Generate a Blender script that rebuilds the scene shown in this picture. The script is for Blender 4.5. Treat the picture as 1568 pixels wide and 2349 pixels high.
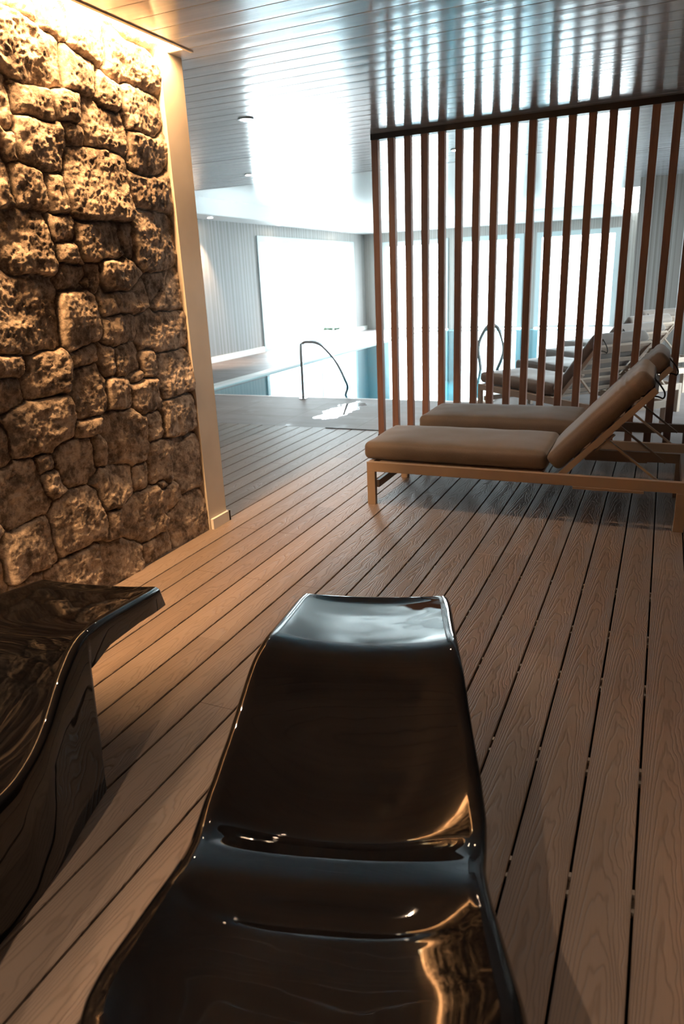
import bpy, bmesh, math, random
import numpy as np
from mathutils import Vector, Matrix, noise
random.seed(7)
R = math.radians
for o in list(bpy.data.objects): bpy.data.objects.remove(o)
scn = bpy.context.scene
col = scn.collection
# ------------------------------------------------------------------ camera
CAMH = 1.42
CR = Vector((0.915, 0.402, -0.042)); CF = Vector((-0.394, 0.863, -0.316))
CF.normalize(); CR = (CR - CF * CR.dot(CF)).normalized(); CU = CR.cross(CF)
cam = bpy.data.objects.new('camera', bpy.data.cameras.new('camera')); col.objects.link(cam)
cam.matrix_world = Matrix(((CR.x, CU.x, -CF.x, 0), (CR.y, CU.y, -CF.y, 0), (CR.z, CU.z, -CF.z, CAMH), (0, 0, 0, 1)))
cam.data.sensor_fit = 'VERTICAL'; cam.data.sensor_height = 36; cam.data.lens = 24.69
cam.data.clip_start = 0.05
cam.data.dof.use_dof = True; cam.data.dof.focus_distance = 3.0; cam.data.dof.aperture_fstop = 3.5
scn.camera = cam
# ------------------------------------------------------------------ light and exposure
scn.view_settings.view_transform = 'Standard'; scn.view_settings.look = 'None'
scn.view_settings.gamma = 1; scn.view_settings.exposure = 1.65
W = bpy.data.worlds.new('overcast_sky'); scn.world = W; W.use_nodes = True
W.node_tree.nodes['Background'].inputs[0].default_value = (0.80, 0.93, 1.0, 1)
W.node_tree.nodes['Background'].inputs[1].default_value = 9.0
DOWNLIGHT_W = 18; ROOM_W = 75; LED_W = 88; LED_COL = (1.0, 0.52, 0.21); WARM = (1.0, 0.70, 0.46)

def light(name, kind, loc, d, energy, color, **kw):
    l = bpy.data.lights.new(name, kind); l.energy = energy; l.color = color
    for k, v in kw.items(): setattr(l, k, v)
    o = bpy.data.objects.new(name, l); col.objects.link(o); o.location = loc
    o.rotation_euler = Vector(d).to_track_quat('-Z', 'Y').to_euler()
    return o
# room dimensions
C = 2.53; XL = -7.7; YF = 19.1; XR = 2.4; YB = -2.6; XS = -2.44
FARWIN = [(-7.15, -5.33), (-5.08, -3.38), (-3.06, -1.12)]
LW = (13.26, 18.3)
for x0, x1 in FARWIN:
    p = light('window_portal', 'AREA', ((x0 + x1) / 2, YF + .12, 1.14), (0, -1, 0), 1, (1, 1, 1), shape='RECTANGLE', size=x1 - x0, size_y=2.26)
    p.data.cycles.is_portal = True
p = light('window_portal', 'AREA', (XL - .12, sum(LW) / 2, 1.16), (1, 0, 0), 1, (1, 1, 1), shape='RECTANGLE', size=LW[1] - LW[0], size_y=2.3)
p.data.cycles.is_portal = True

p = light('window_portal', 'AREA', (XR + .12, 8.7, 1.25), (-1, 0, 0), 1, (1, 1, 1), shape='RECTANGLE', size=3.0, size_y=1.9)
p.data.cycles.is_portal = True

# ------------------------------------------------------------------ helpers
def mat(name, color=(.5, .5, .5), rough=.5, metal=0, **kw):
    m = bpy.data.materials.new(name); m.use_nodes = True
    b = m.node_tree.nodes['Principled BSDF']
    b.inputs['Base Color'].default_value = (*color, 1); b.inputs['Roughness'].default_value = rough
    b.inputs['Metallic'].default_value = metal
    for k, v in kw.items(): b.inputs[k.replace('_', ' ')].default_value = v
    return m
class G:   # small node-graph helper
    def __init__(s, m): s.m = m; s.t = m.node_tree; s.b = s.t.nodes['Principled BSDF']; s.L = s.t.links
    def n(s, kind, **kw):
        nd = s.t.nodes.new(kind)
        for k, v in kw.items():
            if k.startswith('i_'):
                key = k[2:]; key = int(key) if key.isdigit() else key.replace('_', ' ')
                s.put(nd.inputs[key], v)
            else: setattr(nd, k, v)
        return nd
    def put(s, inp, v):
        if isinstance(v, bpy.types.NodeSocket): s.L.new(v, inp)
        elif isinstance(v, bpy.types.Node): s.L.new(v.outputs[0], inp)
        else: inp.default_value = v
    def math(s, op, a, b=None, c=None):
        nd = s.t.nodes.new('ShaderNodeMath'); nd.operation = op; s.put(nd.inputs[0], a)
        if b is not None: s.put(nd.inputs[1], b)
        if c is not None: s.put(nd.inputs[2], c)
        return nd.outputs[0]
    def obj(s): return s.n('ShaderNodeTexCoord').outputs['Object']
    def mapping(s, v, scale=(1, 1, 1), loc=(0, 0, 0)): return s.n('ShaderNodeMapping', i_Vector=v, i_Scale=scale, i_Location=loc).outputs[0]
    def noise(s, v, scale=5, detail=4, rough=.55, dist=0):
        return s.n('ShaderNodeTexNoise', i_Vector=v, i_Scale=scale, i_Detail=detail, i_Roughness=rough, i_Distortion=dist).outputs[0]
    def ramp(s, f, stops):
        nd = s.n('ShaderNodeValToRGB', i_Fac=f); cr = nd.color_ramp
        while len(cr.elements) < len(stops): cr.elements.new(.5)
        for e, (p, c) in zip(cr.elements, stops): e.position = p; e.color = (*c, 1) if len(c) == 3 else c
        return nd.outputs[0]
    def bump(s, h, strength=.5, dist=.01, normal=None):
        nd = s.n('ShaderNodeBump', i_Height=h, i_Strength=strength, i_Distance=dist)
        if normal is not None: s.put(nd.inputs['Normal'], normal)
        return nd.outputs[0]
def g3(v): return (v, v, v)

def mesh_obj(name, verts, faces, m, parent=None, smooth=False, kind=None):
    me = bpy.data.meshes.new(name); me.from_pydata([tuple(v) for v in verts], [], faces); me.update()
    if m: me.materials.append(m)
    if smooth: me.polygons.foreach_set('use_smooth', [True] * len(me.polygons))
    o = bpy.data.objects.new(name, me); col.objects.link(o)
    if parent: o.parent = parent
    if kind: o['kind'] = kind
    return o
class MB:
    def __init__(s): s.v = []; s.f = []
    def box(s, x0, x1, y0, y1, z0, z1, c=0):
        b = len(s.v)
        if c <= 0:
            s.v += [(x0,y0,z0),(x1,y0,z0),(x1,y1,z0),(x0,y1,z0),(x0,y0,z1),(x1,y0,z1),(x1,y1,z1),(x0,y1,z1)]
            s.f += [tuple(b+i for i in q) for q in ((0,3,2,1),(4,5,6,7),(0,1,5,4),(1,2,6,5),(2,3,7,6),(3,0,4,7))]
        else:   # chamfered upper edges
            s.v += [(x0,y0,z0),(x1,y0,z0),(x1,y1,z0),(x0,y1,z0),(x0,y0,z1-c),(x1,y0,z1-c),(x1,y1,z1-c),(x0,y1,z1-c),
                    (x0+c,y0+c*.3,z1),(x1-c,y0+c*.3,z1),(x1-c,y1-c*.3,z1),(x0+c,y1-c*.3,z1)]
            s.f += [tuple(b+i for i in q) for q in ((0,3,2,1),(8,9,10,11),(0,1,5,4),(1,2,6,5),(2,3,7,6),(3,0,4,7),(4,5,9,8),(5,6,10,9),(6,7,11,10),(7,4,8,11))]
        return s
    def bar(s, p, q, w, h, up=(0, 0, 1)):   # rectangular bar from p to q
        p = Vector(p); q = Vector(q); d = (q - p).normalized(); a = d.cross(Vector(up)).normalized(); u = a.cross(d).normalized()
        b = len(s.v)
        for c in (p, q):
            for i, j in ((-1,-1),(1,-1),(1,1),(-1,1)): s.v.append(tuple(c + a*w/2*i + u*h/2*j))
        s.f += [tuple(b+i for i in r) for r in ((3,2,1,0),(4,5,6,7),(0,1,5,4),(1,2,6,5),(2,3,7,6),(3,0,4,7))]
        return s
    def tube(s, pts, r, n=10, closed=False):
        pts = [Vector(p) for p in pts]; b0 = len(s.v); prev = None
        rr = r if isinstance(r, (list, tuple)) else [r] * len(pts)
        for i, p in enumerate(pts):
            d = (pts[min(i+1, len(pts)-1)] - pts[max(i-1, 0)]).normalized()
            if prev is None: prev = Vector((0, 0, 1)) if abs(d.z) < .9 else Vector((1, 0, 0))
            a = (prev - d * prev.dot(d)).normalized(); prev = a; c = d.cross(a)
            for k in range(n):
                t = 2*math.pi*k/n; s.v.append(tuple(p + (a*math.cos(t) + c*math.sin(t))*rr[i]))
        for i in range(len(pts)-1):
            for k in range(n):
                s.f.append((b0+i*n+k, b0+i*n+(k+1)%n, b0+(i+1)*n+(k+1)%n, b0+(i+1)*n+k))
        s.f.append(tuple(b0+k for k in range(n))[::-1]); e = b0+(len(pts)-1)*n; s.f.append(tuple(e+k for k in range(n)))
        return s
    def disc(s, c, r0, r1, z0, z1, n=24):   # ring between r0 and r1 (r0=0: solid)
        b = len(s.v)
        for z in (z0, z1):
            for r in (r0, r1):
                for k in range(n):
                    t = 2*math.pi*k/n; s.v.append((c[0]+r*math.cos(t), c[1]+r*math.sin(t), z))
        i = lambda z, r, k: b + (z*2+r)*n + k % n
        for k in range(n):
            s.f += [(i(0,0,k),i(0,0,k+1),i(0,1,k+1),i(0,1,k)),(i(1,0,k),i(1,1,k),i(1,1,k+1),i(1,0,k+1)),
                    (i(0,1,k),i(0,1,k+1),i(1,1,k+1),i(1,1,k)),(i(0,0,k),i(1,0,k),i(1,0,k+1),i(0,0,k+1))]
        return s
    def build(s, name, m, parent=None, smooth=False, kind=None, bevel=0):
        o = mesh_obj(name, s.v, s.f, m, parent, smooth, kind)
        if bevel:
            b = o.modifiers.new('bevel', 'BEVEL'); b.width = bevel; b.segments = 2; b.limit_method = 'ANGLE'
        return o
def spline(pts, n=8):
    P = [Vector(p) for p in pts]; P = [2*P[0]-P[1]] + P + [2*P[-1]-P[-2]]; out = []
    for i in range(1, len(P)-2):
        for k in range(n):
            t = k/n; a, b, c, d = P[i-1], P[i], P[i+1], P[i+2]
            out.append(.5*((2*b) + (c-a)*t + (2*a-5*b+4*c-d)*t*t + (3*b-a-3*c+d)*t**3))
    return out + [P[-2]]
def tag(o, label=None, cat=None, group=None, kind=None):
    if label: o['label'] = label
    if cat: o['category'] = cat
    if group: o['group'] = group
    if kind: o['kind'] = kind
    return o
def empty(name, loc=(0, 0, 0), rz=0):
    o = bpy.data.objects.new(name, None); col.objects.link(o); o.location = loc; o.rotation_euler = (0, 0, rz)
    o.empty_display_size = .1
    return o
def copy_tree(o, parent=None):
    c = o.copy(); col.objects.link(c)
    if parent: c.parent = parent
    for ch in [x for x in bpy.data.objects if x.parent == o]: copy_tree(ch, c)
    return c

# ------------------------------------------------------------------ materials
PITCH = .1457; PX = .058
def deck_material():
    m = mat('composite_decking', rough=.5); g = G(m)
    sep = g.n('ShaderNodeSeparateXYZ', i_Vector=g.obj()); X, Y = sep.outputs[0], sep.outputs[1]
    q = g.math('DIVIDE', g.math('SUBTRACT', X, PX), PITCH)
    idx = g.math('FLOOR', q); fr = g.math('SUBTRACT', g.math('SUBTRACT', q, idx), .5)
    rnd = g.n('ShaderNodeTexWhiteNoise', noise_dimensions='1D', i_W=idx).outputs[0]
    # joints change the tone as well
    seg = g.math('FLOOR', g.math('DIVIDE', g.math('ADD', Y, g.math('MULTIPLY', rnd, 3.1)), 2.6))
    rnd2 = g.n('ShaderNodeTexWhiteNoise', noise_dimensions='2D', i_Vector=g.n('ShaderNodeCombineXYZ', i_0=idx, i_1=seg)).outputs[0]
    yo = g.math('ADD', Y, g.math('MULTIPLY', rnd, 17.3))
    vec = g.n('ShaderNodeCombineXYZ', i_0=g.math('ADD', X, g.math('MULTIPLY', rnd, 5)), i_1=yo)
    nl = g.noise(g.mapping(vec, (9, 2.2, 1)), 1, 3, .6)
    nf = g.noise(g.mapping(vec, (60, 9, 1)), 1, 2, .5)
    f2 = g.math('ADD', fr, g.math('MULTIPLY', g.math('SUBTRACT', nl, .5), .35))
    par = g.math('MULTIPLY', g.math('MULTIPLY', f2, f2), 30)
    ph = g.math('ADD', g.math('ADD', g.math('MULTIPLY', yo, 5.5), par), g.math('ADD', g.math('MULTIPLY', nl, 6), g.math('MULTIPLY', nf, .5)))
    sn = g.math('ADD', g.math('MULTIPLY', g.math('SINE', g.math('MULTIPLY', ph, 6.2832)), .5), .5)
    line = g.math('POWER', sn, 5)                      # engraved grain lines
    fib = g.noise(g.mapping(vec, (420, 12, 1)), 1, 3, .6)
    hgt = g.math('SUBTRACT', g.math('MULTIPLY', fib, .55), g.math('MULTIPLY', line, .9))
    g.put(g.b.inputs['Normal'], g.bump(hgt, .62, .0022))
    big = g.noise(g.mapping(g.obj(), (1.6, .9, 1)), 1, 3)
    tone = g.math('ADD', g.math('MULTIPLY', rnd2, .35), g.math('ADD', g.math('MULTIPLY', big, .5), g.math('MULTIPLY', line, -.22)))
    c = g.ramp(tone, [(.0, (.14, .100, .076)), (.45, (.228, .176, .146)), (.9, (.30, .238, .202))])
    # tiny pale scuffs
    v = g.n('ShaderNodeTexVoronoi', i_Vector=g.mapping(g.obj(), (1.4, .8, 1)), i_Scale=4.0, i_Randomness=1.0)
    sc = g.math('LESS_THAN', v.outputs[0], .018)
    mx = g.n('ShaderNodeMix', data_type='RGBA', i_0=sc); g.put(mx.inputs[6], c); mx.inputs[7].default_value = (.42, .38, .34, 1)
    g.put(g.b.inputs['Base Color'], mx.outputs[2])
    g.put(g.b.inputs['Roughness'], g.math('ADD', .40, g.math('MULTIPLY', fib, .22)))
    return m
M_deck = deck_material()
M_dark = mat('shadow_gap_black', (.006, .006, .006), .9)
M_clip = mat('galvanised_clip', (.42, .38, .34), .45, .6)
def tile_material():
    m = mat('honed_stone_paving', rough=.35); g = G(m); o = g.obj()
    n = g.noise(g.mapping(o, (1.2, 3, 1)), 1.4, 6, .6)
    br = g.n('ShaderNodeTexBrick', i_Vector=g.mapping(o, (1, 1, 1)), i_Scale=1.0); br.offset = 0
    br.inputs['Color1'].default_value = (.20, .175, .172, 1); br.inputs['Color2'].default_value = (.235, .205, .20, 1)
    br.inputs['Mortar'].default_value = (.14, .125, .12, 1); br.inputs['Mortar Size'].default_value = .004
    br.inputs['Brick Width'].default_value = .9; br.inputs['Row Height'].default_value = .45
    hs = g.n('ShaderNodeMix', data_type='RGBA', blend_type='MULTIPLY', i_0=.8); g.put(hs.inputs[6], br.outputs[0])
    g.put(hs.inputs[7], g.ramp(n, [(.3, (.72, .68, .66)), (.7, (1.15, 1.12, 1.1))])); g.put(g.b.inputs['Base Color'], hs.outputs[2])
    # a puddle of pool water between the handrail and the screen, plus scattered damp spots
    mp = g.mapping(o, (1/.22, 1/.62, 1), (3.24/.22, -7.25/.62, 0))
    ln = g.n('ShaderNodeVectorMath', operation='LENGTH', i_0=mp).outputs['Value']
    nn = g.noise(g.mapping(o, (4, 3, 1)), 1, 4, .6)
    wet = g.ramp(g.math('ADD', ln, g.math('MULTIPLY', g.math('SUBTRACT', nn, .5), 2.2)), [(.78, g3(1)), (.86, g3(0))])
    sp = g.noise(g.mapping(o, (2.2, 1.6, 1), (4, 2, 0)), 1.6, 5, .6)
    damp = g.ramp(sp, [(.58, g3(0)), (.72, g3(.35))])
    w = g.math('MAXIMUM', wet, damp)
    g.put(g.b.inputs['Roughness'], g.math('SUBTRACT', .62, g.math('MULTIPLY', w, .58)))
    g.put(g.b.inputs['Normal'], g.bump(g.math('MULTIPLY', g.noise(g.mapping(o, (30, 30, 1)), 1, 4), g.math('SUBTRACT', 1, w)), .3, .002))
    return m
M_tile = tile_material()
def stone_material():
    m = mat('rough_rubble_stone', rough=.9); g = G(m); o = g.obj()
    n1 = g.noise(o, 9, 8, .68, .4); n2 = g.noise(g.mapping(o, (1, 1, 1), (3, 1, 7)), 24, 6, .7); n3 = g.noise(o, 70, 5, .7)
    mixv = g.math('ADD', g.math('MULTIPLY', n1, .55), g.math('MULTIPLY', n2, .45))
    c = g.ramp(mixv, [(.36, (.06, .048, .04)), (.45, (.19, .148, .118)), (.54, (.45, .365, .295)), (.68, (.66, .56, .46))])
    at = g.n('ShaderNodeAttribute', attribute_name='joint').outputs['Fac']
    mx = g.n('ShaderNodeMix', data_type='RGBA', i_0=at); g.put(mx.inputs[6], c); mx.inputs[7].default_value = (.13, .10, .078, 1)
    g.put(g.b.inputs['Base Color'], mx.outputs[2])
    h = g.math('ADD', g.math('MULTIPLY', n2, .7), g.math('MULTIPLY', n3, .6))
    g.put(g.b.inputs['Normal'], g.bump(h, .9, .012)); return m
M_stone = stone_material()
def ceiling_material():
    m = mat('lacquered_ceiling_board', rough=.14); g = G(m); o = g.obj()
    n = g.noise(g.mapping(o, (.9, 16, 1)), 1, 5, .6, .3); n2 = g.noise(g.mapping(o, (3, 60, 1)), 1, 4, .6)
    g.put(g.b.inputs['Base Color'], g.ramp(n, [(.3, (.45, .465, .50)), (.7, (.56, .575, .61))]))
    h = g.math('ADD', g.math('MULTIPLY', n, .8), g.math('MULTIPLY', n2, .25))
    g.put(g.b.inputs['Normal'], g.bump(h, .22, .004))
    g.put(g.b.inputs['Roughness'], g.math('ADD', .09, g.math('MULTIPLY', n2, .12)))
    g.b.inputs['Metallic'].default_value = .30; g.b.inputs['IOR'].default_value = 1.6
    return m
M_ceil = ceiling_material()
M_tray = mat('satin_white_ceiling', (.80, .82, .82), .16)
M_white = mat('white_painted_trim', (.78, .77, .74), .45)
def plaster():
    m = mat('cream_plaster', (.60, .545, .47), .75); g = G(m)
    g.put(g.b.inputs['Normal'], g.bump(g.noise(g.obj(), 60, 4), .15, .003))
    n = g.noise(g.obj(), 3, 3); g.put(g.b.inputs['Base Color'], g.ramp(n, [(.3, (.55, .50, .43)), (.7, (.64, .585, .51))])); return m
M_plaster = plaster()
M_wframe = mat('pale_window_frame', (.36, .42, .43), .4)
def stripes(name, axis, fine, a, b, warm=0):
    m = mat(name, rough=.6); g = G(m)
    sep = g.n('ShaderNodeSeparateXYZ', i_Vector=g.obj()); t = sep.outputs[axis]
    w = g.n('ShaderNodeTexNoise', noise_dimensions='1D', i_W=g.math('MULTIPLY', t, fine), i_Scale=1.0, i_Detail=3.0).outputs[0]
    s = g.math('ADD', g.math('MULTIPLY', g.math('SINE', g.math('MULTIPLY', t, fine * 2.4)), .09), w)
    g.put(g.b.inputs['Base Color'], g.ramp(s, [(.35, a), (.68, b)]))
    g.put(g.b.inputs['Normal'], g.bump(s, .3, .006)); return m
M_stripeL = stripes('striped_wall_panel', 1, 22, (.17, .158, .15), (.29, .28, .275))
M_stripeF = stripes('fluted_wall_panel', 0, 44, (.19, .175, .16), (.30, .285, .27))
M_dull = mat('dark_taupe_wall', (.030, .024, .020), .8)
def slat_wood():
    m = mat('reddish_stained_wood', rough=.42); g = G(m)
    n = g.noise(g.mapping(g.obj(), (60, 60, 3)), 1, 4, .6, .5)
    g.put(g.b.inputs['Base Color'], g.ramp(n, [(.3, (.19, .098, .070)), (.7, (.29, .155, .113))])); return m
M_slat = slat_wood()
M_rail = mat('black_brown_rail', (.018, .012, .010), .45)
def gloss_black():
    m = mat('glossy_black_ceramic', (.0045, .0042, .0045), .03); g = G(m)
    b = g.b; b.inputs['IOR'].default_value = 1.62
    n = g.noise(g.obj(), 7, 1.5, .4); g.put(b.inputs['Normal'], g.bump(n, .10, .012)); return m
M_black = gloss_black()
def fabric(name, a, b):
    m = mat(name, rough=.85); g = G(m)
    n = g.noise(g.obj(), 260, 2); n2 = g.noise(g.obj(), 4, 3)
    g.put(g.b.inputs['Base Color'], g.ramp(g.math('ADD', g.math('MULTIPLY', n, .5), g.math('MULTIPLY', n2, .5)), [(.3, a), (.7, b)]))
    g.b.inputs['Sheen Weight'].default_value = .35; g.b.inputs['Sheen Roughness'].default_value = .4
    g.put(g.b.inputs['Normal'], g.bump(g.math('ADD', n, g.math('MULTIPLY', n2, 2)), .25, .004)); return m
M_cush = fabric('taupe_cushion_fabric', (.128, .100, .082), (.178, .142, .12))
M_frame = mat('taupe_coated_aluminium', (.36, .28, .22), .45, .15)
M_steel = mat('brushed_steel', (.50, .54, .56), .2, 1)
M_cord = mat('black_elastic_cord', (.01, .01, .01), .6)
M_towel = fabric('pale_towel', (.62, .60, .60), (.74, .72, .72))
def emit(name, c, s):
    m = mat(name, (0, 0, 0), .5); b = m.node_tree.nodes['Principled BSDF']
    b.inputs['Emission Color'].default_value = (*c, 1); b.inputs['Emission Strength'].default_value = s; return m
M_bulb = emit('downlight_bulb', (1, .84, .62), 40)
M_led = emit('led_strip_glow', (1, .72, .38), 14)
def glass():
    m = bpy.data.materials.new('clear_glass'); m.use_nodes = True; t = m.node_tree; t.nodes.clear()
    o = t.nodes.new('ShaderNodeOutputMaterial'); mx = t.nodes.new('ShaderNodeMixShader'); fr = t.nodes.new('ShaderNodeFresnel'); fr.inputs[0].default_value = 1.45
    a = t.nodes.new('ShaderNodeBsdfTransparent'); a.inputs[0].default_value = (.95, .98, .97, 1); b = t.nodes.new('ShaderNodeBsdfGlossy'); b.inputs['Roughness'].default_value = .01
    t.links.new(fr.outputs[0], mx.inputs[0]); t.links.new(a.outputs[0], mx.inputs[1]); t.links.new(b.outputs[0], mx.inputs[2]); t.links.new(mx.outputs[0], o.inputs[0]); return m
M_glass = glass()
def water():
    m = bpy.data.materials.new('pool_water_surface'); m.use_nodes = True; t = m.node_tree; t.nodes.clear(); N = t.nodes.new
    o = N('ShaderNodeOutputMaterial'); mx = N('ShaderNodeMixShader'); fr = N('ShaderNodeFresnel'); fr.inputs[0].default_value = 1.36
    a = N('ShaderNodeBsdfTransparent'); a.inputs[0].default_value = (.50, .86, .92, 1); b = N('ShaderNodeBsdfGlossy'); b.inputs['Roughness'].default_value = .02; b.inputs[0].default_value = (.82, .97, 1, 1)
    tc = N('ShaderNodeTexCoord'); no = N('ShaderNodeTexNoise'); no.inputs['Scale'].default_value = 1.6; no.inputs['Detail'].default_value = 2
    bp = N('ShaderNodeBump'); bp.inputs['Strength'].default_value = .05; bp.inputs['Distance'].default_value = .02
    L = t.links.new; L(tc.outputs['Object'], no.inputs['Vector']); L(no.outputs[0], bp.inputs['Height']); L(bp.outputs[0], b.inputs['Normal'])
    L(fr.outputs[0], mx.inputs[0]); L(a.outputs[0], mx.inputs[1]); L(b.outputs[0], mx.inputs[2]); L(mx.outputs[0], o.inputs[0]); return m
M_water = water()
M_basin = mat('turquoise_pool_tile', (.16, .50, .56), .4)
M_out = mat('pale_terrace_paving', (.72, .71, .69), .7)
M_leaf = mat('shrub_leaf', (.012, .026, .006), .8, Specular_IOR_Level=.1)
M_pot = mat('white_planter', (.8, .8, .8), .5)

# ------------------------------------------------------------------ floor
YD = 6.27      # the boards end here, stone paving beyond
POOL = (-5.86, -1.87, 7.98, YF)
fl = MB()
JOINT = {-11: 2.775, -12: 3.437, -14: 3.42, -15: 2.779, -13: 2.775, -16: 3.427, -6: 3.448, -4: 3.437, -2: 3.439, -3: 2.797, -1: 2.792, 0: 3.52, -8: 2.1, -10: 4.4, -9: 5.0, -7: 5.2, -5: 4.7}
k0 = int((XL - PX) // PITCH); k1 = int((XR - PX) // PITCH) + 1
for k in range(k0, k1):
    x0 = PX + k * PITCH + .0035; x1 = x0 + PITCH - .007
    x0 = max(x0, XL); x1 = min(x1, XR)
    y0 = YB if x1 > XS - .02 else 3.52
    cuts = [y0]
    j = JOINT.get(k, 2.4 + ((k * 37) % 11) * .31)
    ys = sorted(set([j - 2.64, j, j + 2.64]))
    for y in ys:
        if y0 + .1 < y < YD - .1: cuts.append(y)
    cuts.append(YD)
    for a, b in zip(cuts, cuts[1:]): fl.box(x0, x1, a + .0006, b - .0006, -.025, 0, .0022)
deck = fl.build('floor', M_deck, kind='structure'); tag(deck, 'brown grooved composite deck boards running towards the pool')
sub = MB().box(XL, XR, YB, YD, -.07, -.0405).build('floor', M_dark, kind='structure')
cl = 0
for k in range(-9, 3):      # joist clips in the gaps between boards
    for y in (.96, 1.43, 1.90, 2.38, 2.76, 3.2):
        if k < -4 and y < 2.3: continue
        x = PX + k * PITCH
        b = MB().box(x - .0034, x + .0034, y - .035, y - .022, -.024, -.008).box(x - .0034, x + .0034, y + .018, y + .033, -.024, -.006).box(x - .0030, x + .0030, y - .022, y + .018, -.03, -.02)
        b.build('joist_clip', M_clip, deck)
tf = MB()
px0, px1, py0, py1 = POOL
tf.box(XL, XR, YD, py0, -.07, 0).box(XL, px0, py0, YF, -.07, 0).box(px1, XR, py0, YF, -.07, 0)
tag(tf.build('floor', M_tile, kind='structure'), 'pale grey stone paving around the pool with a wet patch')
MB().box(-3.0, -2.05, YD - .012, YD + .006, -.02, .004).build('trim_1', M_dark, kind='structure')
# pool basin, coping, water
pb = MB().box(px0 - .1, px0, py0 - .1, py1 - .001, -1.4, -.071).box(px1, px1 + .1, py0 - .1, py1 - .001, -1.4, -.071).box(px0, px1, py0 - .1, py0, -1.4, -.071).box(px0, px1, py1 - .1, py1 - .001, -1.4, -.055).box(px0 - .1, px1 + .1, py0 - .1, py1 - .001, -1.5, -1.4)
pool = empty('swimming_pool', (-3.9, 13, -.05)); tag(pool, 'indoor swimming pool with turquoise water reflecting the bright windows', 'pool')
def under(o, root):
    root_m = Matrix.Translation(root.location); o.parent = root; o.matrix_parent_inverse = root_m.inverted(); return o
under(pb.build('basin', M_basin), pool)
under(mesh_obj('water', [(px0, py0, -.018), (px1, py0, -.018), (px1, py1, -.018), (px0, py1, -.018)], [(0, 1, 2, 3)], M_water), pool)
cp = MB().box(px0 - .16, px0 + .02, py0, py1, -.03, .012).box(px1 - .02, px1 + .16, py0, py1, -.03, .012).box(px0 - .16, px1 + .16, py0 - .03, py0 + .02, -.03, .002)
under(cp.build('coping', M_white), pool)

# ------------------------------------------------------------------ ceiling
def board_profile(y0, y1, pitch=.15):
    P = []; y = y0
    while y < y1 - 1e-6:
        e = min(y + pitch, y1); w = e - y
        P += [(y, .0035), (y + .0015, .001), (y + .004, 0)]
        for t in (.2, .4, .6, .8): P.append((y + w * t, -.0003 * math.sin(math.pi * t) - .0002 * math.sin(2 * math.pi * t + y * 3)))
        P += [(e - .004, 0), (e - .0015, .001)]
        y = e
    P.append((y1, .0035)); return P
def ceiling_strip(x0, x1, y0, y1):
    P = board_profile(y0, y1); v = []; f = []
    for y, dz in P: v += [(x0, y, C + dz), (x1, y, C + dz)]
    for i in range(len(P) - 1): f.append((2*i, 2*i+2, 2*i+3, 2*i+1))
    b = len(v); v += [(x0, y0, C + .06), (x1, y0, C + .06), (x1, y1, C + .06), (x0, y1, C + .06)]; f.append((b, b+1, b+2, b+3))
    f += [(0, 1, b+1, b), (2*len(P)-2, b+3, b+2, 2*len(P)-1)]
    return v, f
XLIP = -2.295; YSLOT = 3.40
cv = []; cf = []
for seg in ((XLIP, XR, YB, YSLOT), (XL, XR, YSLOT, 6.35), (XL, XR, 6.362, 8.06), (-1.0, XR, 8.06, 12.4), (XL, -7.12, 8.06, YF), (-7.12, -1.0, YF - .62, YF)):
    v, f = ceiling_strip(*seg); b = len(cv); cv += v; cf += [tuple(b + i for i in q) for q in f]
me_c = mesh_obj('ceiling', cv, cf, M_ceil, kind='structure'); tag(me_c, 'glossy grey lacquered board ceiling mirroring the slats')
# soffit around the pool and the raised white tray
tr = MB()
tr.box(-7.12, -1.0, 8.0, YF, C + .24, C + .3)                       # tray top
tr.box(-7.16, -7.10, 8.06, YF - .5, C - .004, C + .3)                # left upstand
tr.box(-1.04, -.98, 8.06, YF, C - .004, C + .3)
tr.box(-7.12, -1.0, 8.03, 8.075, C - .002, C + .3)
tr.box(-7.12, -1.0, YF - .64, YF - .60, C - .004, C + .3)
tr.box(XL, -7.12, 8.06, YF, C - .012, C - .002); tr.box(-7.12, -1.0, YF - .62, YF, C - .012, C - .002)
tr.build('ceiling', M_tray, kind='structure')
MB().box(XL - .1, XR + .1, YB - .1, YF + .1, C + .5, C + .6).build('ceiling', M_white, kind='structure')
# light slot above the stone wall
sl = MB().box(XLIP - .004, XLIP + .012, YB, YSLOT + .05, C - .006, C + .115).box(XS - .25, XLIP + .012, YB, YSLOT + .02, C + .10, C + .115).box(XS - .2, XLIP + .01, YSLOT, YSLOT + .012, C, C + .11)
sl.build('trim_2', M_plaster, kind='structure')

# ------------------------------------------------------------------ walls
def wall(name, m, *b): 
    w = MB()
    for q in b: w.box(*q)
    return w.build(name, m, kind='structure')
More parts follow.
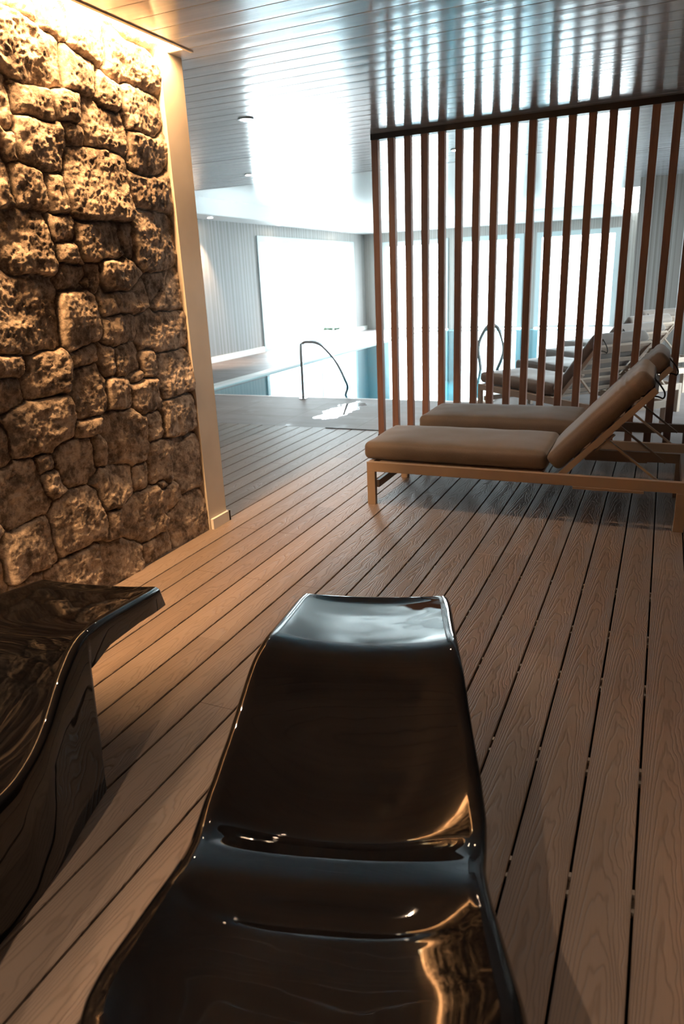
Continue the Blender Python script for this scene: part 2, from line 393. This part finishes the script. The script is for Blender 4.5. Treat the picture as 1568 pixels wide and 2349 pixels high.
# stone wall as carved relief
ST = "2.479,2.494,0.095,0.04;2.658,2.495,0.105,0.059;2.495,2.34,0.179,0.115;2.847,2.482,0.117,0.098;3.113,2.583,0.144,0.057;3.104,2.435,0.167,0.103;2.774,2.318,0.105,0.09;2.947,2.257,0.089,0.095;3.148,2.23,0.122,0.11;2.46,2.153,0.109,0.062;2.331,2.115,0.041,0.089;2.663,2.178,0.091,0.065;2.889,2.125,0.16,0.114;2.479,2.003,0.138,0.106;2.314,1.965,0.044,0.061;2.695,2.064,0.07,0.043;3.154,2.033,0.131,0.103;2.788,1.865,0.211,0.167;2.385,1.83,0.096,0.092;2.522,1.824,0.057,0.09;2.255,1.84,0.048,0.11;3.157,1.876,0.151,0.091;2.317,1.61,0.15,0.128;2.516,1.681,0.092,0.055;2.739,1.639,0.15,0.101;3.134,1.643,0.152,0.151;2.943,1.638,0.05,0.076;2.538,1.581,0.086,0.044;2.542,1.477,0.087,0.06;2.672,1.468,0.044,0.059;2.864,1.444,0.152,0.111;3.166,1.4,0.114,0.086;3.071,2.016,0.034,0.02;2.259,1.335,0.176,0.161;2.547,1.297,0.135,0.121;2.591,1.451,0.097,0.03;2.872,1.379,0.176,0.091;3.181,1.383,0.119,0.094;2.805,1.222,0.134,0.062;3.116,1.188,0.176,0.102;2.678,1.094,0.058,0.075;2.826,1.077,0.097,0.078;2.988,1.034,0.068,0.066;3.174,0.965,0.143,0.127;2.134,1.132,0.081,0.04;2.095,1.017,0.067,0.074;2.307,1.081,0.134,0.097;2.544,1.124,0.069,0.038;2.535,0.967,0.109,0.112;2.725,0.922,0.093,0.078;2.883,0.976,0.047,0.034;2.944,0.879,0.123,0.094;3.165,0.73,0.138,0.109;2.971,0.725,0.076,0.081;2.222,0.862,0.181,0.121;2.495,0.809,0.079,0.043;2.738,0.708,0.169,0.142;2.005,0.802,0.048,0.084;2.545,0.674,0.067,0.081;2.394,0.673,0.137,0.102;2.21,0.711,0.051,0.05;2.23,0.621,0.056,0.058;2.061,0.612,0.129,0.139;2.614,0.482,0.146,0.115;2.814,0.459,0.066,0.08;2.988,0.507,0.11,0.121;3.198,0.445,0.101,0.149;2.972,0.389,0.052,0.034;3.023,0.293,0.094,0.077;2.796,0.275,0.175,0.139;3.157,0.109,0.145,0.158;2.347,0.39,0.175,0.126;2.559,0.303,0.059,0.077;2.03,0.353,0.162,0.11;2.586,0.099,0.155,0.112;2.859,0.028,0.114,0.081;2.253,0.15,0.161,0.091;1.983,0.152,0.118,0.085"
stones = [tuple(map(float, s.split(','))) for s in ST.split(';')]
def stone_wall():
    rs = np.random.RandomState(5); S = list(stones)
    y = YB
    while y < 2.2:          # further along the wall, beyond the frame
        z = 0
        while z < 2.7:
            hy = rs.uniform(.09, .19); hz = rs.uniform(.06, .14)
            cy = y + rs.uniform(0, .12); cz = z + hz
            if cy + hy * .6 < 1.9 + (.25 if cz > 1.5 else 0): S.append((cy, cz, hy, hz))
            z += hz * 2
        y += .27
    S = np.array(S)
    dy, dz = (.0052, .0052)
    ys = np.concatenate([np.arange(YB, 1.2, .02), np.arange(1.2, 3.335, dy)]); zs = np.arange(-.02, C + .09, dz)
    Yg, Zg = np.meshgrid(ys, zs, indexing='ij'); shp = Yg.shape
    def vn(y, z, f, seed):
        r = np.random.RandomState(seed); T = r.rand(256, 256)
        a = y * f + 100; b = z * f + 100; i = np.floor(a).astype(int); j = np.floor(b).astype(int); u = a - i; v = b - j
        u = u*u*(3-2*u); v = v*v*(3-2*v); i0 = i % 256; i1 = (i+1) % 256; j0 = j % 256; j1 = (j+1) % 256
        return (T[i0, j0]*(1-u)*(1-v) + T[i1, j0]*u*(1-v) + T[i0, j1]*(1-u)*v + T[i1, j1]*u*v) - .5
    wy = Yg + .022 * vn(Yg, Zg, 9, 1) + .009 * vn(Yg, Zg, 30, 2); wz = Zg + .022 * vn(Yg, Zg, 9, 3) + .009 * vn(Yg, Zg, 30, 4)
    d1 = np.full(shp, 9.); d2 = np.full(shp, 9.); id1 = np.zeros(shp, int)
    for n, (cy, cz, hy, hz) in enumerate(S):
        th = rs.uniform(-.16, .16); a = (wy - cy); b = (wz - cz); p = a*math.cos(th) + b*math.sin(th); q = -a*math.sin(th) + b*math.cos(th)
        sc = min(hy, hz)
        d = ((np.abs(p/hy)**5 + np.abs(q/hz)**5)**.2 - 1) * sc
        m1 = d < d1; d2 = np.where(m1, d1, np.minimum(d2, d)); id1 = np.where(m1, n, id1); d1 = np.where(m1, d, d1)
    edge = (d2 - d1) * .5
    edge = np.minimum(edge, .014 + np.maximum(0, -d1) + .02)
    N = len(S); base = rs.uniform(-.004, .020, N); ty = rs.uniform(-.20, .20, N); tz = rs.uniform(-.20, .12, N)
    cy = S[:, 0][id1]; cz = S[:, 1][id1]; size = np.minimum(S[:, 2], S[:, 3])[id1]
    dome = 1 - np.exp(-edge / .0045)
    belly = np.clip(edge / np.maximum(size, .03), 0, 1)**.7 * .012
    h = -.012 + dome * (.016 + base[id1] + belly + ty[id1]*(Yg-cy)*.6 + tz[id1]*(Zg-cz)*.6)
    rough = np.zeros(shp)
    for f, a, s in ((8, .012, 11), (21, .006, 12), (48, .0055, 13), (100, .0048, 14)):
        r1 = vn(Yg, Zg, f, s); rough += a * (1 - 3.2*np.abs(r1)) * .55 + a * vn(Yg + .3, Zg + .7, f*.8, s+20)
    h = h + rough * (.18 + .82*dome)
    h = np.clip(h, -.04, .06)
    X = XS + h
    ny, nz = shp
    verts = np.stack([X, Yg, Zg], -1).reshape(-1, 3)
    idx = np.arange(ny*nz).reshape(ny, nz)
    f = np.stack([idx[:-1, :-1], idx[1:, :-1], idx[1:, 1:], idx[:-1, 1:]], -1).reshape(-1, 4)
    me = bpy.data.meshes.new('wall_left'); me.vertices.add(len(verts)); me.vertices.foreach_set('co', verts.ravel())
    me.loops.add(f.size); me.loops.foreach_set('vertex_index', f.ravel()); me.polygons.add(len(f))
    me.polygons.foreach_set('loop_start', np.arange(0, f.size, 4)); me.polygons.foreach_set('loop_total', np.full(len(f), 4)); me.update(calc_edges=True)
    me.polygons.foreach_set('use_smooth', [True]*len(f))
    at = me.attributes.new('joint', 'FLOAT', 'POINT'); jv = np.clip(1 - edge / .0035, 0, 1).astype(np.float32).ravel(); at.data.foreach_set('value', jv)
    me.materials.append(M_stone)
    o = bpy.data.objects.new('wall_left', me); col.objects.link(o); o['kind'] = 'structure'; o['label'] = 'rough rubble stone wall lit from above by a warm light slot'
    return o
stone_wall()
wall('wall_left', M_plaster, (XS - .35, XS - .07, YB, 3.34, 0, C + .1), (-2.90, -2.405, 3.333, 3.52, 0, C + .06))
wall('baseboard_left', M_white, (-2.404, -2.386, 3.345, 3.535, 0, .065), (-2.90, -2.386, 3.52, 3.538, 0, .065))
wall('wall_front', M_plaster, (XL, -2.89, 3.40, 3.52, 0, C + .06))
wall('wall_right', M_dull, (XR, XR + .1, YB, 6.6, 0, C + .06))
wall('wall_right', M_stripeL, (XR, XR + .1, 6.6, 7.2, 0, C + .06), (XR, XR + .1, 10.2, 11.3, 0, C + .06), (XR, XR + .1, 7.2, 10.2, 0, .3), (XR, XR + .1, 7.2, 10.2, 2.2, C + .06))
wall('wall_back', M_dull, (XL, XR, YB - .1, YB, 0, C + .06))
wall('wall_right', M_stripeF, (-.455, XR, 11.13, 11.25, 0, C + .06), (-.455, -.40, 11.25, YF, 0, C + .06))
wall('wall_left', M_stripeL, (XL - .1, XL, 3.4, LW[0], 0, C + .06), (XL - .1, XL, LW[1], YF, 0, C + .06), (XL - .1, XL, LW[0], LW[1], 2.30, C + .06))
wall('baseboard_left', M_white, (XL, XL + .025, 3.6, LW[0], 0, .11), (XL, XL + .025, LW[1], YF, 0, .11))
fw = MB(); xs = [XL - .1] + [v for w in FARWIN for v in w] + [-.40]
for i in range(0, len(xs), 2): fw.box(xs[i], xs[i+1], YF, YF + .1, -.05, C + .06)
for a, b in FARWIN: fw.box(a, b, YF, YF + .1, 2.28, C + .06)
fw.build('wall_far', M_stripeF, kind='structure')
# windows
def window(n, p0, p1, top, mull, depthdir):
    f = MB(); w = .12
    def seg(a, b, z0, z1, off0=-.03, off1=.05):
        if depthdir == 'y': f.box(a, b, YF + off0, YF + off1, z0, z1)
        else: f.box(XL - off1, XL - off0, a, b, z0, z1)
    seg(p0, p0 + w, 0, top); seg(p1 - w, p1, 0, top); seg(p0 + w, p1 - w, top - w, top); seg(p0 + w, p1 - w, 0, .05)
    for m in mull: seg(m - .03, m + .03, .05, top - w, 0, .04)
    o = f.build('window_%d' % n, M_wframe, kind='structure')
    gl = MB()
    if depthdir == 'y': gl.v = [(p0, YF + .03, 0), (p1, YF + .03, 0), (p1, YF + .03, top), (p0, YF + .03, top)]
    else: gl.v = [(XL - .03, p0, 0), (XL - .03, p1, 0), (XL - .03, p1, top), (XL - .03, p0, top)]
    gl.f = [(0, 1, 2, 3)]; g_ = gl.build('glass_pane', M_glass, o)
    return o
window(1, LW[0], LW[1], 2.30, [(LW[0] + LW[1]) / 2 + .3], 'x')
for i, (a, b) in enumerate(FARWIN): window(i + 2, a, b, 2.28, [], 'y')
w5 = MB().box(XR - .01, XR + .06, 7.2, 7.27, .3, 2.2).box(XR - .01, XR + .06, 10.13, 10.2, .3, 2.2).box(XR - .01, XR + .06, 7.27, 10.13, 2.13, 2.2).box(XR - .01, XR + .06, 7.27, 10.13, .3, .37).box(XR, XR + .05, 8.67, 8.73, .37, 2.13).build('window_5', M_white, kind='structure')
gp = MB(); gp.v = [(XR + .03, 7.2, .3), (XR + .03, 10.2, .3), (XR + .03, 10.2, 2.2), (XR + .03, 7.2, 2.2)]; gp.f = [(0, 1, 2, 3)]; gp.build('glass_pane', M_glass, w5)
# outside terrace
wall('floor', M_out, (XL - 30, XL - .1, -5, YF + 30, -.2, -.06), (XL - .1, 30, YF + .1, YF + 30, -.2, -.06), (XR + .1, 30, -5, YF + .1, -.2, -.06))

# ------------------------------------------------------------------ lights in the ceiling
def downlight(x, y, label, group, z=C, watt=DOWNLIGHT_W, r=.052, aim=(0, 0, -1), spread=70):
    t = empty('ceiling_downlight', (x, y, z)); tag(t, label, 'light', group)
    MB().disc((0, 0), r * .82, r * 1.12, -.008, .0).build('trim_ring', M_steel, t)
    MB().disc((0, 0), 0, r * .82, -.0045, -.001).build('lamp', M_bulb, t)
    l = light('downlight_beam', 'SPOT', (x, y, z - .03), aim, watt, WARM, spot_size=R(spread), spot_blend=.8, shadow_soft_size=.03)
    under(l, t)
    return t
downlight(-2.87, 4.93, 'small round downlight in the board ceiling, nearest to the stone wall', 'board ceiling downlights')
downlight(-4.27, 7.32, 'small round downlight at the edge of the white tray, left of the screen', 'board ceiling downlights')
downlight(-1.95, 7.25, 'small round downlight seen behind the fifth gap of the slat screen', 'board ceiling downlights')
for y, l in ((11.25, 'left'), (13.8, 'middle'), (16.95, 'right')):
    downlight(-7.42, y, {'left': 'round soffit downlight above the striped wall, glowing left of the window', 'middle': 'round soffit downlight above the middle of the big left window', 'right': 'round soffit downlight nearest the far corner of the pool room'}[l], 'soffit downlights over the left wall', z=C - .013, watt=110, r=.055, spread=60, aim=(-.12, 0, -1))
for x, y, w_ in ((1.7, .7, .5), (-2.0, -.7, .6), (1.4, -1.1, .5), (-1.95, .6, .25), (-.9, -.4, .75), (-1.3, 3.9, .38)):
    light('room_downlight_beam', 'SPOT', (x, y, C - .02), (0, 0, -1), ROOM_W * w_, WARM, spot_size=R(120), spot_blend=1, shadow_soft_size=.015)  # unseen warm ceiling spots, some added only to brighten the deck between the loungers
ld = MB().box(XLIP - .07, XLIP - .006, YB + .1, YSLOT - .008, C + .088, C + .098).box(XLIP - .105, XLIP - .006, YSLOT - .008, YSLOT - .003, C + .004, C + .096).build('led_strip', M_led)  # second box is a glowing plate standing in for the lit slot end
tag(ld, 'warm light strip hidden in the ceiling slot above the stone wall', 'light')
light('led_strip_beam', 'AREA', (XLIP - .03, (YB + YSLOT) / 2, C + .08), (-.30, 0, -1), LED_W, LED_COL, shape='RECTANGLE', size=.02, size_y=YSLOT - YB - .1)
bpy.data.objects['led_strip_beam'].rotation_euler = (Matrix(((1, 0, 0), (0, 1, 0), (0, 0, 1))) @ Matrix.Rotation(math.atan(.30), 3, 'Y')).to_euler()

# ------------------------------------------------------------------ slat screen
YSC = 6.06; SP = .1423; SX0 = -2.315
scr = empty('slat_screen', (SX0, YSC, 0)); tag(scr, 'room divider of reddish brown vertical timber slats in front of the pool', 'screen')
NS = 21
MB().box(-.03, NS * SP - .05, -.035, .035, C - .045, C - .001).build('top_rail', M_rail, scr)
for i in range(NS):
    s = MB().box(-.028, .028, -.028, .028, .0, C - .045).build('slat', M_slat, scr, bevel=.002); s.location = (i * SP, 0, 0)
    if i < 4:
        f = MB().box(-.031, .031, -.031, .031, 0, .02).build('slat_shoe', M_rail, scr); f.location = (i * SP, 0, 0)  # dark sleeve stands in for the shade at the slat foot

# ------------------------------------------------------------------ glossy black heated loungers
def interp(t, T): 
    T = sorted(T); xs = [a for a, _ in T]; zs = [b for _, b in T]
    # monotone smooth (catmull on uneven knots via numpy fine interpolation + smoothing)
    return np.interp(t, xs, zs)
def smooth_fn(T, s=.022):
    T = sorted(T); xs = np.array([a for a, _ in T]); ys = np.array([b for _, b in T])
    g = np.linspace(xs[0] - .2, xs[-1] + .2, 1200)
    # linear extrapolation keeps the ends straight
    y = np.interp(g, xs, ys); lo = g < xs[0]; hi = g > xs[-1]
    y[lo] = ys[0] + (g[lo] - xs[0]) * (ys[1] - ys[0]) / (xs[1] - xs[0]); y[hi] = ys[-1] + (g[hi] - xs[-1]) * (ys[-1] - ys[-2]) / (xs[-1] - xs[-2])
    d = g[1] - g[0]; k = np.arange(-60, 61) * d; w = np.exp(-k**2 / (2*s*s)); w /= w.sum()
    ye = np.convolve(np.pad(y, 60, 'edge'), w, 'valid'); return lambda t: np.interp(t, g, ye)
RIM = smooth_fn([(.46,.455),(.40,.465),(.06,.524),(.0,.527),(-.06,.515),(-.14,.472),(-.23,.410),(-.31,.372),(-.40,.352),(-.48,.352),(-.56,.370),(-.65,.384),(-.75,.395),(-.85,.404),(-.95,.411),(-1.05,.418),(-1.14,.42)])
DIP = smooth_fn([(.46,.008),(.42,.020),(.3,.024),(0,.026),(-.15,.045),(-.3,.058),(-.37,.066),(-.405,.068),(-.43,.060),(-.46,.034),(-.50,.0195),(-.575,.0225),(-.595,.028),(-.625,.059),(-.643,.068),(-.665,.060),(-.75,.061),(-.9,.070),(-1.05,.06),(-1.14,.03)], .005)
CEN = lambda u: 0.0
HW = smooth_fn([(.46,.236),(.40,.243),(.2,.249),(0,.259),(-.15,.277),(-.28,.298),(-.38,.305),(-.46,.300),(-.52,.294),(-.58,.298),(-.70,.318),(-.80,.336),(-.86,.336),(-.93,.315),(-1.0,.262),(-1.07,.20),(-1.12,.14),(-1.14,.10)], .016)
BOT = [(.506,.353),(.306,.394),(.127,.415),(.03,.402)]
def heated_lounger(name, loc, head, label):
    root = empty(name, loc, R(head)); tag(root, label, 'lounger')
    us = list(np.concatenate([np.linspace(.46, .42, 5), np.linspace(.41, .02, 30), [.006, -.002], np.linspace(-.01, -.36, 30), np.linspace(-.37, -.70, 50), np.linspace(-.71, -1.0, 24), np.linspace(-1.01, -1.14, 16)]))
    NT = 41; ts = np.linspace(-1, 1, NT); loops = []
    for u in us:
        hw = float(HW(u)); rim = float(RIM(u)); dip = float(DIP(u)); ce = float(CEN(u)); L = []
        er = .022 + .020 * min(1, max(0, (-.52 - u) / .25))
        zb = 0 if u <= 0 else float(np.interp(u, [a for a, _ in sorted(BOT)], [b for _, b in sorted(BOT)]))
        sh = .046 * max(0, (u - .25) / .21) ** 1.5 if u > .25 else 0     # the end face leans outwards
        for t in ts:
            a = abs(t); z = rim - dip * (1 - a**(2.3 + 1.3 * min(1, max(0, (-.6 - u) / .08)))) + ce * (1 - a**2)
            L.append((u, t * (hw - er), z))
        for k in (1, 2, 3, 4):
            an = R(90 * k / 4); L.append((u, hw - er + er * math.sin(an), rim - er * .8 * (1 - math.cos(an))))
        taper = .012 if u > 0 else .02
        n = 4; zt = rim - er * .8
        for k in range(1, n + 1):
            q = k / n; L.append((u + sh * q, hw - taper * q, zt + (zb - zt) * q))
        for k in range(1, 6): 
            q = k / 6; L.append((u + sh, (hw - taper) * (1 - 2*q), zb))
        for k in range(n, 0, -1):
            q = k / n; L.append((u + sh * q, -(hw - taper * q), zt + (zb - zt) * q))
        for k in (4, 3, 2, 1):
            an = R(90 * k / 4); L.append((u, -(hw - er + er * math.sin(an)), rim - er * .8 * (1 - math.cos(an))))
        loops.append(L)
    n = len(loops[0]); v = [(-y, x, z) if False else (y, x, z) for L in loops for (x, y, z) in L]; f = []
    for i in range(len(loops) - 1):
        for k in range(n): f.append((i*n+k, i*n+(k+1) % n, (i+1)*n+(k+1) % n, (i+1)*n+k))
    f.append(tuple(range(n))[::-1]); e = (len(loops)-1)*n; f.append(tuple(range(e, e + n)))
    o = mesh_obj('shell', v, f, M_black, root, smooth=True)
    bm = bmesh.new(); bm.from_mesh(o.data); bmesh.ops.recalc_face_normals(bm, faces=bm.faces); bm.to_mesh(o.data); bm.free()
    o.data.set_sharp_from_angle(angle=R(38))
    b = o.modifiers.new('edge', 'BEVEL'); b.width = .007; b.segments = 3; b.limit_method = 'ANGLE'; b.angle_limit = R(50)
    return root
heated_lounger('heated_lounger', (-.640, 1.460, .0005), 16.3, 'glossy black heated lounger in the foreground, foot end towards the pool')
heated_lounger('heated_lounger', (-1.625, 1.232, .0005), 10.4, 'glossy black heated lounger at the left, beside the stone wall')

# ------------------------------------------------------------------ cushioned sun loungers
def cushion_mesh(l, w, h, r=.035, crown=.014, seed=0, folds=0, n=(34, 18, 6)):
    hx, hy, hz = l/2, w/2, h/2; v = {}; verts = []; faces = []
    def P(x, y, z):
        key = (round(x, 5), round(y, 5), round(z, 5))
        if key in v: return v[key]
        c = Vector((max(-hx+r, min(hx-r, x)), max(-hy+r, min(hy-r, y)), max(-hz+r, min(hz-r, z))))
        d = Vector((x, y, z)) - c
        q = c + (d.normalized() * r if d.length > 1e-9 else d)
        a = (1 - (x/hx)**4) * (1 - (y/hy)**4)
        if z > -hz * .5: q.z += crown * a * (1 if z > hz*.5 else .5)
        q.y += (.010 * (1 - (x/hx)**6)) * (1 if y > hy*.98 else (-1 if y < -hy*.98 else 0)) * (1 - (z/hz)**2)
        q += Vector((0, 0, 1)) * .004 * noise.noise(Vector((x*7 + seed, y*7, z*7)))
        if folds:
            e = max(0, 1 - abs(x - (hx - .12)) / .10)
            q += Vector((0, 1, 1)) * .006 * e * math.sin(x * 160 + 4*y)
        v[key] = len(verts); verts.append(tuple(q)); return v[key]
    def lin(h_, k): return [-h_ + 2*h_*i/k for i in range(k+1)]
    def edges(h_, k):
        L = [-h_, -h_ + r*.3, -h_ + r*.65, -h_ + r]; L += [-h_ + r + (2*h_-2*r)*i/k for i in range(1, k)]; return L + [h_-r, h_-r*.65, h_-r*.3, h_]
    X, Y, Z = edges(hx, n[0]), edges(hy, n[1]), edges(hz, n[2] // 2)
    for A, B, fn in ((X, Y, lambda a, b: P(a, b, hz)), (Y, X, lambda a, b: P(b, a, -hz)), (X, Z, lambda a, b: P(a, -hy, b)), (Z, X, lambda a, b: P(b, hy, a)), (Y, Z, lambda a, b: P(hx, a, b)), (Z, Y, lambda a, b: P(-hx, b, a))):
        for i in range(len(A)-1):
            for j in range(len(B)-1): faces.append((fn(A[i], B[j]), fn(A[i+1], B[j]), fn(A[i+1], B[j+1]), fn(A[i], B[j+1])))
    return verts, faces
def sun_lounger(loc, rz, label, ang=47, folds=1):
    # local frame: foot end at x=0, head end at x=1.9, width 0..0.70 in y
    t = empty('sun_lounger', loc, rz); tag(t, label, 'sun lounger', None)
    Lg, Wd, zt, rh = 1.88, .70, .285, .062
    fr = MB().box(0, Lg, 0, .035, zt - rh, zt).box(0, Lg, Wd - .035, Wd, zt - rh, zt).box(0, .035, .035, Wd - .035, zt - rh, zt).box(Lg - .035, Lg, .035, Wd - .035, zt - rh, zt)
    fr.box(.07, 1.10, .035, Wd - .035, zt - .022, zt - .004)
    fr.build('frame', M_frame, t, bevel=.002)
    for x, y in ((0, 0), (0, Wd - .035), (Lg - .055, 0), (Lg - .055, Wd - .035)):
        MB().box(x, x + .055, y, y + .035, 0, zt - rh).build('leg', M_frame, t, bevel=.002)
    MB().bar((.055, .05, .13), (.055, Wd - .05, .13), .02, .05).build('foot_crossbar', M_frame, t)
    for y in (.004, Wd - .004):
        MB().box(1.28, 1.66, y - .012, y + .012, zt - rh - .014, zt - rh).build('slide_bracket', M_frame, t)
    w = .60; y0 = (Wd - w) / 2
    v, f = cushion_mesh(1.16, w, .112, seed=1.3); s = mesh_obj('seat_cushion', v, f, M_cush, t, smooth=True); s.location = (.54, Wd/2, zt + .060)
    a = R(ang); px, pz = 1.205, zt + .012; Lb = .72
    d = Vector((math.cos(a), 0, math.sin(a))); nrm = Vector((-math.sin(a), 0, math.cos(a)))
    v, f = cushion_mesh(Lb, w, .112, seed=4.1, folds=folds, n=(44, 18, 6)); b = mesh_obj('back_cushion', v, f, M_cush, t, smooth=True)
    base = Vector((px, Wd/2, pz)); b.location = base + d * (Lb/2 - .02) + nrm * .062; b.rotation_euler = (0, -a, 0)
    bf = MB(); e = Vector((0, 1, 0))
    for y in (y0 + .005, y0 + w - .005):
        p = (Vector((px, y, pz)) - nrm*.016 - d*.02); bf.bar(p, p + d * (Lb - .03), .025, .035, up=nrm)
    p = (Vector((px, y0, pz)) - nrm*.016 - d*.02) + d * (Lb - .045); bf.bar(p, p + e * w, .035, .025, up=nrm)
    p = (Vector((px, y0, pz)) - nrm*.016 - d*.02) + d * .25; bf.bar(p, p + e * w, .03, .02, up=nrm)
    for q in range(5):
        p = (Vector((px, y0, pz)) - nrm*.016 - d*.02) + d * (.10 + q * .13); bf.bar(p, p + e * w, .05, .006, up=nrm)
    bk = bf.build('backrest_frame', M_frame, t)
    for y in (y0 + .03, y0 + w - .03):
        p = (Vector((px, y, pz)) - nrm*.03) + d * .30; q = Vector((px + .56, y, zt - .05))
        MB().bar(p, q, .012, .022, up=(0, 1, 0)).build('support_strut', M_frame, t)
        p = (Vector((px, y, pz)) - nrm*.03) + d * .27
        MB().bar(p - d * .06 - nrm*.02, p + d * .08 - nrm*.02, .03, .012, up=nrm).build('hinge_plate', M_frame, t)
    # elastic strap from the cushion's head end to the frame
    hd = base + d * (Lb - .02)
    c0 = Vector((hd.x, y0 + .06, hd.z)) + nrm * .035; c1 = (Vector((px, y0 + .06, pz)) - nrm*.016) + d * (Lb - .08) - nrm * .03
    pts = spline([c0, (c0 + Vector((.035, 0, -.04))), (c0 + c1)/2 + Vector((.05, 0, -.03)), c1 + Vector((.035, 0, -.01)), c1, c1 - Vector((.10, 0, 0))], 6)
    MB().tube(pts, .0045, 6).build('strap', M_cord, t, smooth=True)
    return t
l1 = sun_lounger((-1.675, 4.085, 0), 0, 'taupe cushioned sun lounger with raised back, the nearer of the two before the slat screen')
l2 = copy_tree(l1); l2.location = (-1.60, 5.02, 0); l2['label'] = 'taupe cushioned sun lounger directly in front of the slats, half hidden by the nearer one'
far = [((-1.76, 7.50, 0), -42, 'sun lounger behind the slat screen, nearest to the deck in the poolside row'),
       ((-1.60, 8.62, 0), -45, 'second sun lounger from the deck in the poolside row'),
       ((-1.52, 9.85, 0), -46, 'third sun lounger from the deck in the poolside row'),
       ((-1.42, 11.0, 0), -46, 'farthest sun lounger of the poolside row')]
for loc, a, lab in far:
    c = copy_tree(l1); c.location = loc; c.rotation_euler = (0, 0, R(a)); c['label'] = lab; c['group'] = 'sun loungers in the poolside row'
l1['group'] = l2['group'] = 'sun loungers before the slat screen'
# ------------------------------------------------------------------ pool handrails
def handrail(pts, label, base=True):
    root = empty('pool_handrail', pts[0]); tag(root, label, 'handrail', 'steel pool handrails')
    P = [Vector(p) - Vector(pts[0]) for p in pts]
    MB().tube(spline(P, 8), .018 if base else .028, 12).build('rail', M_steel, root, smooth=True)
    if base: MB().disc((0, 0), 0, .05, 0, .012).build('base_flange', M_steel, root)
    return root
handrail([(-4.047, 7.85, 0), (-4.043, 7.85, .35), (-4.04, 7.85, .62), (-4.029, 7.87, .672), (-3.996, 7.9, .692), (-3.896, 8.0, .672), (-3.819, 8.08, .595), (-3.733, 8.2, .417), (-3.667, 8.3, .186), (-3.656, 8.35, .078), (-3.692, 8.35, -.036), (-3.70, 8.35, -.2)], 'arched steel handrail on the near edge of the pool, left of the screen')
handrail([(-2.522, 11.0, -.2), (-2.55, 11.0, .05), (-2.583, 11.0, .289), (-2.559, 11.0, .433), (-2.481, 11.0, .582), (-2.396, 11.0, .655), (-2.296, 11.0, .602), (-2.225, 11.0, .451), (-2.194, 11.0, .288), (-2.229, 11.0, .125), (-2.345, 11.0, -.15)], 'looped steel handrail in the pool seen through the slats', base=False)

# ------------------------------------------------------------------ shrub outside the left window
sh = empty('potted_shrub', (-8.55, 18.55, -.06)); tag(sh, 'small green shrub in a white planter outside the left window', 'plant')
pt = MB(); pt.tube([(0, 0, 0), (0, 0, .10)], [.14, .17], 16); pt.build('planter', M_pot, sh)
v = []; f = []
rr = random.Random(3)
for i in range(900):
    th = rr.uniform(0, 6.283); ph = math.acos(rr.uniform(0, 1)); r_ = .20 * rr.uniform(.7, 1)
    p = Vector((math.cos(th)*math.sin(ph), math.sin(th)*math.sin(ph), math.cos(ph)*.8)) * r_ * 1.15 + Vector((0, 0, .10))
    d = Vector((rr.uniform(-1, 1), rr.uniform(-1, 1), rr.uniform(-.3, 1))).normalized(); s_ = d.cross(Vector((rr.random(), rr.random(), 1))).normalized() * .014
    b = len(v); v += [tuple(p), tuple(p + d*.04 + s_*1.8), tuple(p + d*.085), tuple(p + d*.04 - s_*1.8)]; f.append((b, b+1, b+2, b+3))
mesh_obj('foliage', v, f, M_leaf, sh)
